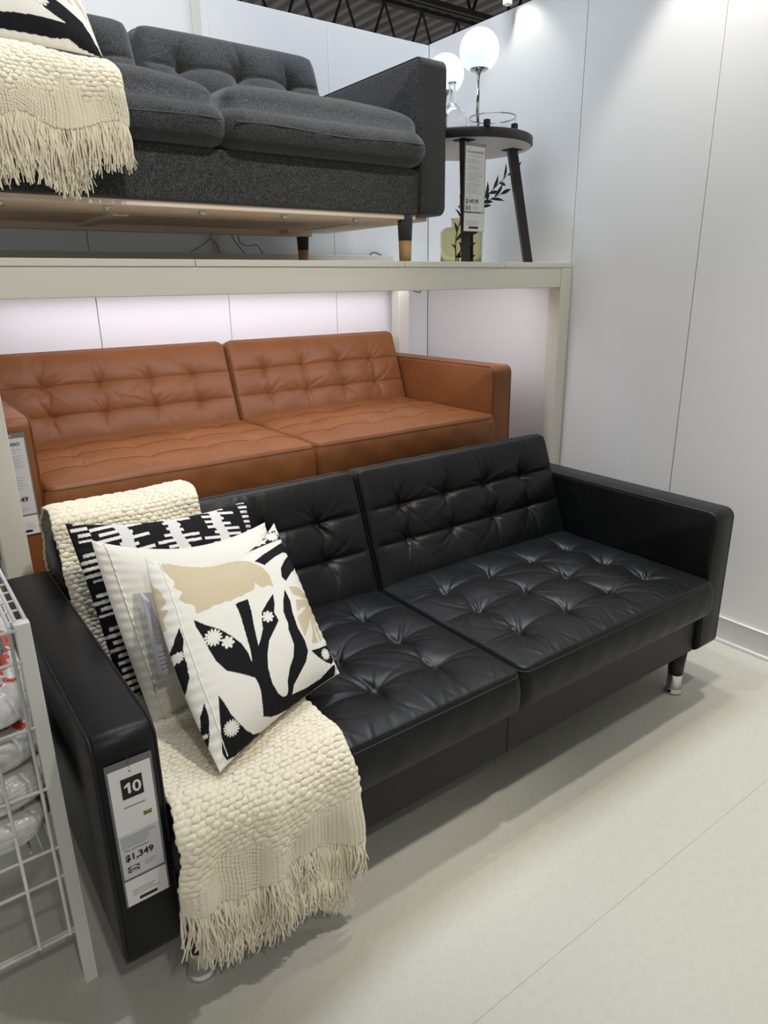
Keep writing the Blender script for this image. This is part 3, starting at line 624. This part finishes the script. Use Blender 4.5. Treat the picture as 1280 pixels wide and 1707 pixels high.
# ---- striped pillow
def print_stripes(U, V):
    c = np.empty(U.shape+(3,)); c[:] = BLK
    u, v = U*11.0, V
    rs = np.random.RandomState(21)
    # pale woven columns with bars reaching out of them left and right
    Wt = (0.74, 0.72, 0.69)
    for k, uc in enumerate((0.24, 0.50, 0.76)):
        wob = 0.006*np.sin(V*40+k)
        for j in range(26):
            v0 = j/26+0.006*rs.rand(); hh = 0.019
            l, r_ = rs.choice([0.045, 0.075, 0.12]), rs.choice([0.045, 0.075, 0.12])
            if k == 0 and rs.rand() < 0.5: l = 0.15
            sl = 0.10*(k-1)*(U-uc)
            mk = (V > v0+sl) & (V < v0+hh+sl) & (U > uc-l) & (U < uc); c[mk] = Wt
            mk = (V > v0+0.019+sl) & (V < v0+0.019+hh+sl) & (U > uc) & (U < uc+r_); c[mk] = Wt
        c[np.abs(U-uc+wob) < 0.030] = (0.66, 0.64, 0.63)
    for j in range(27):
        v0 = j/27; L = rs.choice([0.055, 0.075, 0.085, 0.06])
        c[(V > v0) & (V < v0+0.019) & (U > 0.085-L) & (U < 0.085)] = Wt
        c[(V > v0) & (V < v0+0.019) & (U > 0.93) & (U < 0.93+L)] = Wt
    for j in (4, 10, 15): c[(np.abs(V-j/27-0.005) < 0.03) & (U < 0.09)] = BLK
    c[V < 0.012] = BLK; c[U < 0.006] = BLK
    return c
ps = empty('throw_pillow', (0.36, 0.48, 0.47)); tag(ps, 'black pillow with white bar pattern, rearmost on the black sofa against the throw', 'pillow')
C1 = [(0.122, 0.575, 0.856), (0.586, 0.620, 0.808), (0.575, 0.47, 0.475), (0.146, 0.37, 0.475)]
pillow('striped_front', C1, 0.10, M_print, ps, 300, 0.02, 3.0, print_stripes, (0.05, 0, 0, 0), seed=9, wrk=0.002)
# ---- upper pillow on the grey sofa
UPZ = 5.333
def print_upper(U, V):
    Hm = homography([(-420, -1000), (850, -1000), (925, 515), (-440, 290)])
    D = Hm[6]*U+Hm[7]*V+1; X = (Hm[0]*U+Hm[1]*V+Hm[2])/D; Y = (Hm[3]*U+Hm[4]*V+Hm[5])/D
    c = np.empty(U.shape+(3,)); c[:] = WHT
    for pl in ([(330,-60),(480,10),(480,18),(380,-10),(300,-60)], [(580,-40),(700,60),(745,145),(660,100),(580,50)], [(690,-80),(790,40),(850,150),(855,215),(790,120),(720,40),(640,-40)]): c[inpoly(X, Y, pl)] = BGE
    for pl in ([(-200,80),(-100,-20),(0,-80),(110,-60),(110,0),(60,60),(0,100),(-200,180)], [(-460,170),(-200,190),(0,222),(120,245),(250,250),(400,265),(520,285),(640,300),(540,245),(480,205),(400,160),(300,80),(190,0),(230,10),(330,40),(420,70),(540,110),(620,150),(700,200),(790,260),(840,330),(880,410),(930,520),(720,450),(640,400),(520,395),(300,355),(0,310),(-460,240)],
               [(600,-600),(700,-300),(640,-150),(540,-200)], [(-300,-500),(-100,-300),(-160,-100),(-300,-120)]): c[inpoly(X, Y, pl)] = BLK
    for (x, y, r, n_) in ((470,138,70,12), (-150,-200,80,12)):
        dx, dy = X-x, Y-y; rr = np.hypot(dx, dy); th = np.arctan2(dy, dx); c[rr < r*(0.42+0.58*np.sqrt(np.abs(np.cos(n_*th/2))))] = WHT
    return c
pu = empty('throw_pillow', (0.25, 1.15, 1.94)); tag(pu, 'white pillow with black leaf print sitting on the grey sofa', 'pillow')
CU = [(0.03, 1.36, 2.38), (0.480, 1.36, 2.38), (0.492, 1.085, 1.942), (0.04, 1.085, 1.942)]
pillow('printed_front', CU, 0.12, M_print, pu, 260, 0.03, 2.8, print_upper, seed=12, wrk=0.002)

# ------------------------------------------------------------------ price tags
def small_print(root, x0, x1, z, n, dz, seed, m=M_inkg, hgt=0.0011):
    rg = random.Random(seed); Vv, Ff = [], []
    for k in range(n):
        x = x0; end = x1-(x1-x0)*rg.uniform(0, 0.35)
        while x < end:
            l = rg.uniform(0.0015, 0.005); e = min(x+l, end); b = len(Vv); zz = z-k*dz
            Vv += [(x, -0.0009, zz), (e, -0.0009, zz), (e, -0.0009, zz+hgt), (x, -0.0009, zz+hgt)]; Ff.append((b, b+1, b+2, b+3)); x = e+0.0009
    o = pyd('small_print', Vv, Ff, m, root, False); o['kind'] = 'stuff'; return o
def flat(name, x0, x1, z0, z1, m, root, y=-0.0008): return box(name, x0, x1, y-0.0003, y, z0, z1, m, root, 0)
def logo(root, x, z, w, h, yellow=False):
    flat('logo_block', x, x+w, z, z+h, M_ink, root, -0.0008)
    lathe_pts = [(x+w/2+0.46*w*math.cos(t), -0.0013, z+h/2+0.44*h*math.sin(t)) for t in np.linspace(0, 2*math.pi, 24, endpoint=False)]
    pyd('logo_oval', lathe_pts, [tuple(range(24))[::-1]], M_inky if yellow else M_card, root, False)
    text('logo_lettering', 'IKEA', h*0.62, x+w/2, z+h*0.27, M_ink, root, 0.0003, 'CENTER', -0.0016, 1.05)
# black sofa tag: 0.076 wide, 0.30 high, on the front of the left armrest
t1 = empty('price_tag', (0.0165, -0.0045, 0.305)); tag(t1, 'tall white price tag with a black number ten on the black sofa armrest', 'price tag')
W1 = 0.079
box('plastic_sleeve', 0, W1, 0.0, 0.0012, 0, 0.302, M_sleeve, t1, 0)
flat('card_top', 0.004, W1-0.004, 0.155, 0.289, M_card, t1, -0.0002)
flat('card_middle', 0.004, W1-0.004, 0.062, 0.1545, M_card2, t1, -0.0001)
flat('card_bottom', 0.003, W1-0.003, 0.002, 0.057, M_card, t1, -0.0002)
flat('number_block', 0.022, 0.058, 0.226, 0.267, M_ink, t1, -0.0006)
pyd('number', [(x_+0.0255, -0.0016, z_+0.236) for x_, z_ in ((0.0065, 0), (0.0115, 0), (0.0115, 0.0215), (0.0075, 0.0215), (0.0010, 0.0165), (0.0010, 0.0125), (0.0065, 0.0150))], [tuple(range(7))], M_card, t1, False)
text('number', '0', 0.0315, 0.0475, 0.2355, M_card, t1, 0.0007, 'CENTER', -0.0016, 0.98)
lathe('eyelet', [(0.0015, 0.0), (0.0025, 0.0)], M_inkg, t1, (0.0395, -0.001, 0.2775), 12) if False else flat('eyelet', 0.038, 0.041, 0.2775, 0.2805, M_inkg, t1)
flat('caption', 0.022, 0.058, 0.2085, 0.2100, M_inkg, t1)
logo(t1, 0.052, 0.180, 0.014, 0.0075, True)
small_print(t1, 0.008, 0.070, 0.149, 6, 0.0042, 3)
text('combination_line', 'This combination', 0.0062, 0.010, 0.1195, M_inkg, t1, 0.0001)
text('price', '$1,349', 0.0185, 0.010, 0.0995, M_ink, t1, 0.0005, 'LEFT', -0.0009, 0.98)
logo(t1, 0.012, 0.074, 0.020, 0.012)
small_print(t1, 0.042, 0.064, 0.084, 2, 0.005, 4)
small_print(t1, 0.014, 0.066, 0.032, 3, 0.0048, 5)
flat('code_block', 0.024, 0.056, 0.0085, 0.0145, M_ink, t1)
tube('tag_string', [(0.0395, -0.0005, 0.285), (0.0395, -0.0008, 0.297), (0.038, 0.0005, 0.309)], 0.0005, M_inkg, t1, 5)
# brown sofa tag
t2 = empty('price_tag', (0.064, 1.0655, 0.690)); tag(t2, 'white price tag on the brown sofa armrest half hidden behind the shelf post', 'price tag')
box('plastic_sleeve', 0, W1, 0.0, 0.0012, 0, 0.297, M_sleeve, t2, 0)
flat('card_top', 0.004, W1-0.004, 0.062, 0.283, M_card2, t2, -0.0002)
flat('card_bottom', 0.004, W1-0.004, 0.002, 0.057, M_card, t2, -0.0002)
text('product_name', 'MORABO', 0.0125, 0.010, 0.262, M_ink, t2, 0.0003, 'LEFT', -0.0009, 0.98)
small_print(t2, 0.010, 0.070, 0.250, 2, 0.007, 7)
small_print(t2, 0.010, 0.070, 0.232, 6, 0.0065, 8)
small_print(t2, 0.018, 0.068, 0.170, 5, 0.008, 9)
text('price', '$1,349', 0.0195, 0.006, 0.100, M_ink, t2, 0.0005, 'LEFT', -0.0009, 0.98)
small_print(t2, 0.040, 0.066, 0.080, 2, 0.006, 10)
logo(t2, 0.010, 0.070, 0.020, 0.012)
small_print(t2, 0.020, 0.068, 0.034, 3, 0.0065, 11)
flat('code_block', 0.022, 0.056, 0.0085, 0.0155, M_ink, t2)
tube('tag_hook', [(0.045, -0.0008, 0.289), (0.036, -0.0012, 0.292), (0.034, -0.0005, 0.312)], 0.0012, M_card, t2, 6)
# table tag
t3 = empty('price_tag', (1.712, 1.002, 1.546)); tag(t3, 'long white price tag hanging from the leg of the round side table', 'price tag')
W3 = 0.105
box('plastic_sleeve', 0, W3, 0.0, 0.0015, 0, 0.300, M_sleeve, t3, 0)
flat('card_top', 0.004, W3-0.004, 0.070, 0.288, M_card, t3, -0.0002)
flat('card_bottom', 0.002, W3-0.002, 0.002, 0.064, M_card, t3, -0.0002)
small_print(t3, 0.010, 0.045, 0.279, 1, 0.006, 20)
text('product_name', 'STOCKHOLM 2025', 0.0105, 0.010, 0.2655, M_inkg, t3, 0.0002, 'LEFT', -0.0009, 0.95)
small_print(t3, 0.010, 0.092, 0.2555, 1, 0.006, 21)
small_print(t3, 0.012, 0.092, 0.244, 3, 0.0056, 22); small_print(t3, 0.012, 0.092, 0.222, 3, 0.0056, 23); small_print(t3, 0.012, 0.092, 0.201, 6, 0.0056, 24)
small_print(t3, 0.012, 0.092, 0.163, 3, 0.0056, 25); small_print(t3, 0.012, 0.092, 0.143, 3, 0.0056, 26)
small_print(t3, 0.010, 0.05, 0.118, 1, 0.006, 27)
text('price', '$149.99', 0.0215, 0.008, 0.0975, M_ink, t3, 0.0003, 'LEFT', -0.0009, 0.92)
logo(t3, 0.010, 0.075, 0.022, 0.014)
small_print(t3, 0.044, 0.075, 0.084, 2, 0.006, 28); small_print(t3, 0.012, 0.09, 0.036, 3, 0.0062, 29)
flat('code_block', 0.026, 0.074, 0.011, 0.018, M_ink, t3)

# ------------------------------------------------------------------ side table and what stands on it
TX, TY, TZ = 1.925, 1.235, 1.905; TR = 0.265
st = empty('side_table', (TX, TY, 1.44)); tag(st, 'round dark brown side table with three angled legs on the shelf', 'table')
zt = TZ-1.44
lathe('table_top', [(TR-0.004, zt-0.034), (TR, zt-0.030), (TR, zt-0.004), (TR-0.004, zt)], M_tabletop, st, (0, 0, 0), 72)
lathe('underside', [(TR-0.006, zt-0.0352), (TR-0.006, zt-0.0341)], M_under, st, (0, 0, 0), 72)
def leg4(name, p0, p1, w0, w1, parent, m):
    p0, p1 = Vector(p0), Vector(p1); V = []
    a = math.atan2(p0.y, p0.x)
    ex, ey = Vector((math.cos(a), math.sin(a), 0)), Vector((-math.sin(a), math.cos(a), 0))
    for p, w_ in ((p0, w0), (p1, w1)):
        for sx, sy in ((-1, -1), (1, -1), (1, 1), (-1, 1)): V.append(p+ex*sx*w_*0.5+ey*sy*w_*0.5)
    return pyd(name, V, [(3, 2, 1, 0), (4, 5, 6, 7), (0, 1, 5, 4), (1, 2, 6, 5), (2, 3, 7, 6), (3, 0, 4, 7)], m, parent, False)
for (tx, ty), (bx_, by_) in (((-0.142, -0.150), (-0.158, -0.190)), ((0.158, -0.105), (0.255, -0.130)), ((0.13, 0.12), (0.195, 0.165))):
    l = leg4('leg', (tx, ty, zt-0.0354), (bx_, by_, 0.0005), 0.036, 0.034, st, M_tabletop)
    box('fixing_plate', tx-0.03, tx+0.03, ty-0.03, ty+0.03, zt-0.0385, zt-0.0353, M_ink, l, 0.001, 1)
for (x, y) in ((-0.11, -0.235), (0.03, -0.238)):
    box('peg', x-0.0095, x+0.0095, y-0.009, y+0.009, zt, zt+0.022, M_ink, st, 0.001, 1)
for k, (x, y, hz, gr) in enumerate(((2.003-TX, 1.25-TY, 0.250, 0.077), (1.960-TX, 1.40-TY, 0.195, 0.075))):
    l = empty('globe_lamp', (TX+x, TY+y, TZ)); tag(l, ['lit white globe table lamp on a slim chrome stem, the taller one', 'lit white globe lamp half hidden behind the grey sofa arm'][k], 'lamp', 'globe lamps on the side table')
    lathe('base', [(0.065, 0.0), (0.066, 0.004), (0.062, 0.010), (0.012, 0.013)], M_chrome, l)
    lathe('stem', [(0.0068, 0.012), (0.0068, hz)], M_chrome, l)
    lathe('cup', [(0.009, hz-0.006), (0.012, hz-0.001), (0.026, hz+0.003), (0.040, hz+0.010), (0.043, hz+0.016), (0.040, hz+0.018)], M_chrome, l)
    th = np.linspace(-1.0, math.pi/2-0.02, 22)
    zc = hz+0.010+gr*math.sin(1.0)
    lathe('globe', [(gr*math.cos(t), zc+gr*math.sin(t)) for t in th], M_globe, l, n=40)
def vessel(name, prof_out, t, m, parent, loc=(0, 0, 0), n=40, wob=0.0):
    po = np.array(prof_out); pi = po.copy(); pi[:, 0] = np.maximum(po[:, 0]-t, 0.001); pi[0, 1] += t
    pr = np.concatenate([po, pi[::-1]])
    o = lathe(name, pr, m, parent, loc, n, True)
    return o
bw = empty('glass_bowl', (1.946, 1.105, TZ)); tag(bw, 'shallow clear glass bowl at the front of the round table', 'bowl')
vessel('bowl_wall', [(0.048, 0.0), (0.060, 0.005), (0.076, 0.020), (0.088, 0.040), (0.092, 0.054), (0.091, 0.060)], 0.003, M_glass, bw)
cf = empty('glass_carafe', (1.795, 1.17, TZ)); tag(cf, 'round clear glass bottle vase beside the grey sofa arm', 'vase')
vessel('carafe_wall', [(0.036, 0.0), (0.052, 0.012), (0.060, 0.036), (0.056, 0.060), (0.038, 0.082), (0.020, 0.093), (0.013, 0.105), (0.013, 0.165), (0.016, 0.170)], 0.003, M_glass, cf)
gv = empty('green_vase', (2.005, 1.335, 1.44)); tag(gv, 'square shouldered green glass vase under the round table', 'vase')
vessel('vase_wall', [(0.080, 0.0), (0.090, 0.006), (0.092, 0.125), (0.086, 0.142), (0.068, 0.150), (0.046, 0.153), (0.044, 0.180), (0.047, 0.185)], 0.005, M_green, gv)
ob = empty('olive_branch', (1.975, 1.30, 1.452)); tag(ob, 'dark leafy olive branch standing in the green vase', 'branch')
def leaf(p, d, L, wd, roll, parent):
    d = Vector(d).normalized(); s = d.cross(Vector((0.25*math.sin(roll), -1, 0.4*math.cos(roll)))).normalized(); nn = s.cross(d)
    V = []; prof = [0.05, 0.55, 0.95, 1.0, 0.75, 0.35, 0.03]
    for i, q in enumerate(prof):
        t = i/6; c = Vector(p)+d*L*t+nn*L*0.18*math.sin(t*2.4)*math.cos(roll)
        V += [c-s*wd*q*0.5+nn*0.0015*q, c-nn*0.0012*q, c+s*wd*q*0.5+nn*0.0015*q]
    F = []
    for i in range(6):
        for k in range(2): b = i*3+k; F.append((b, b+1, b+4, b+3))
    o = pyd('leaf', V, F, M_leaf, parent); md = o.modifiers.new('t', 'SOLIDIFY'); md.thickness = 0.0008
    return o
def twig(pts, parent, leaves, seed, L0=0.055):
    P = smooth_path(pts, 8); rg = random.Random(seed); tube('stem', P, np.linspace(0.0026, 0.0012, len(P)), M_leaf, parent, 6)
    for k in range(leaves):
        i = int((k+0.6)/leaves*(len(P)-2)); T = P[i+1]-P[i]; T = Vector(T).normalized(); s = 1 if k % 2 else -1
        up = Vector((-T.z, 0.0, T.x))*s
        d = T*rg.uniform(0.5, 0.9)+up*rg.uniform(0.5, 0.9)+Vector((0, rg.uniform(-0.35, 0.35), 0))
        leaf(P[i], d, L0*rg.uniform(0.75, 1.15), rg.uniform(0.012, 0.017), rg.uniform(-0.8, 0.8), parent)
    leaf(P[-1], Vector(P[-1]-P[-3]), L0, 0.014, 0.2, parent)
twig([(-0.02, 0, 0), (0.01, -0.02, 0.12), (0.05, -0.05, 0.22), (0.11, -0.08, 0.29), (0.185, -0.10, 0.355)], ob, 15, 3)
twig([(0.02, -0.01, 0.15), (0.08, -0.05, 0.23), (0.15, -0.07, 0.265)], ob, 6, 5)
twig([(-0.03, 0, 0), (-0.05, -0.02, 0.09), (-0.035, -0.03, 0.17), (-0.05, -0.04, 0.215)], ob, 8, 6, 0.045)
twig([(0.03, 0, 0), (0.05, 0.01, 0.07), (0.06, 0.0, 0.13)], ob, 5, 8, 0.045)

# cables lying along the rear of the shelf
for k, (pts, lab, mm) in enumerate((
    ([(1.132, 1.600), (1.113, 1.559), (1.07, 1.529), (1.02, 1.503)], 'pale cable curving left behind the grey sofa base', M_cable),
    ([(1.100, 1.552), (1.125, 1.556), (1.147, 1.534), (1.156, 1.503)], 'short pale cable looping beside the wall seam under the grey sofa', M_cable),
    ([(1.205, 1.600), (1.232, 1.55), (1.273, 1.503)], 'grey cable dropping straight to the upstand under the grey sofa', M_cable),
    ([(1.247, 1.600), (1.254, 1.55), (1.29, 1.535), (1.335, 1.538), (1.363, 1.503)], 'grey cable with a kinked bend behind the grey sofa leg', M_cable),
    ([(1.942, 1.502), (1.96, 1.514), (1.988, 1.511), (2.013, 1.502)], 'small black cable hump on the rear upstand near the green vase', M_cable_bk))):
    c = tube('power_cable', smooth_path([(x, 1.952 if k < 4 else 1.936, z) for x, z in pts], 8), 0.0026, mm, None, 6); tag(c, lab, 'cable', 'cables behind the grey sofa')
c = tube('power_cable', smooth_path([(1.554, 1.12, 1.385), (1.556, 1.11, 1.344), (1.572, 1.10, 1.334), (1.586, 1.10, 1.335), (1.59, 1.11, 1.385)], 6), 0.002, M_cable_bk, None, 6); tag(c, 'thin black cable loop hanging under the shelf front rail', 'cable', 'cables behind the grey sofa')

# ------------------------------------------------------------------ wire rack with wrapped goods
rk = empty('wire_rack', (-0.3, 0.166, 0)); tag(rk, 'white wire basket rack standing against the black sofa armrest', 'rack')
rx = 0.3
def wire(p, q, r=0.003, name='wire'): return tube(name, [p, q], r, M_rack, rk, 8)
box('post', -0.055+rx, -0.030+rx, 0.0, 0.020, 0, 0.822, M_rack, rk, 0.001, 1)
box('post', -0.60+rx, -0.575+rx, 0.0, 0.020, 0, 0.822, M_rack, rk, 0.001, 1)
box('post', -0.055+rx, -0.030+rx, 0.55, 0.57, 0, 0.822, M_rack, rk, 0.001, 1)
for xx in (-0.034, -0.050, -0.062): wire((xx+rx, 0.02 if xx > -0.06 else 0.0, 0.819), (xx+rx, 0.56, 0.819), 0.0035, 'top_wire')
for k in range(12): wire((-0.063+rx, 0.03+k*0.047, 0.817), (-0.033+rx, 0.03+k*0.047, 0.817), 0.0022, 'rung')
for z in (0.812, 0.752, 0.619, 0.487, 0.353, 0.285, 0.143): wire((-0.585+rx, 0.002, z), (-0.052+rx, 0.002, z), 0.0033)
wire((-0.585+rx, 0.012, 0.140), (-0.05+rx, 0.012, 0.140), 0.004)
for x in (-0.064, -0.120, -0.20, -0.28, -0.36): wire((x+rx, 0.0, 0.142), (x+rx, 0.0, 0.812), 0.0032)
for x in (-0.10, -0.16, -0.22, -0.28, -0.34, -0.40, -0.46, -0.52): wire((x+rx, 0.02, 0.352), (x+rx, 0.55, 0.352), 0.0028, 'basket_wire')
for z in (0.752, 0.619, 0.487, 0.353, 0.143): wire((-0.042+rx, 0.02, z), (-0.042+rx, 0.55, z), 0.003, 'side_wire')
# hooked basket end
tube('basket_hook', [(-0.24+rx, 0.03, 0.385), (-0.085+rx, 0.03, 0.385), (-0.078+rx, 0.03, 0.33), (-0.24+rx, 0.03, 0.33)], 0.0035, M_rack, rk, 8)
def bag(name, c, sx, sy, sz, seed, m):
    rg = np.random.RandomState(seed); nu, nv = 44, 28
    u = np.linspace(0, 2*np.pi, nu, endpoint=False); v = np.linspace(-np.pi/2, np.pi/2, nv); U, V_ = np.meshgrid(u, v, indexing='ij')
    def se(a, e): return np.sign(a)*np.abs(a)**e
    X = se(np.cos(V_), 0.28)*se(np.cos(U), 0.4); Y = se(np.cos(V_), 0.28)*se(np.sin(U), 0.4); Z = se(np.sin(V_), 0.42)
    n_ = np.zeros_like(X)
    for k in range(18):
        f = rg.uniform(-5, 5, 3); n_ += np.abs(np.sin(X*f[0]+Y*f[1]+Z*f[2]+rg.rand()*6))/18
    sc = 0.84+0.26*n_
    V = np.stack([X*sx/2*sc, Y*sy/2*sc, Z*sz/2*sc*(1-0.05*np.abs(X))], -1).reshape(-1, 3)
    return quads(name, V, grid_faces(nu, nv, 0, True, False), m, None)
for k, (c, sx, sy, sz, m_, lab) in enumerate((
    ((-0.265, 0.40, 0.405), 0.46, 0.46, 0.090, M_bag, 'clear-wrapped white bundle with red print, lowest in the wire rack'),
    ((-0.262, 0.40, 0.488), 0.47, 0.46, 0.075, M_bag2, 'plain white plastic-wrapped bundle, second from the bottom of the rack'),
    ((-0.268, 0.40, 0.565), 0.46, 0.46, 0.078, M_bag, 'white wrapped bundle with a red streak, middle of the rack'),
    ((-0.272, 0.40, 0.655), 0.46, 0.46, 0.100, M_bag, 'puffy white plastic bag with red print near the top of the rack'),
    ((-0.290, 0.41, 0.752), 0.44, 0.44, 0.092, M_bag2, 'grey-white wrapped bundle lying topmost in the wire rack'))):
    o = bag('wrapped_bundle', c, sx, sy, sz, 50+k, m_); o.location = c; tag(o, lab, 'package', 'wrapped bundles in the rack')
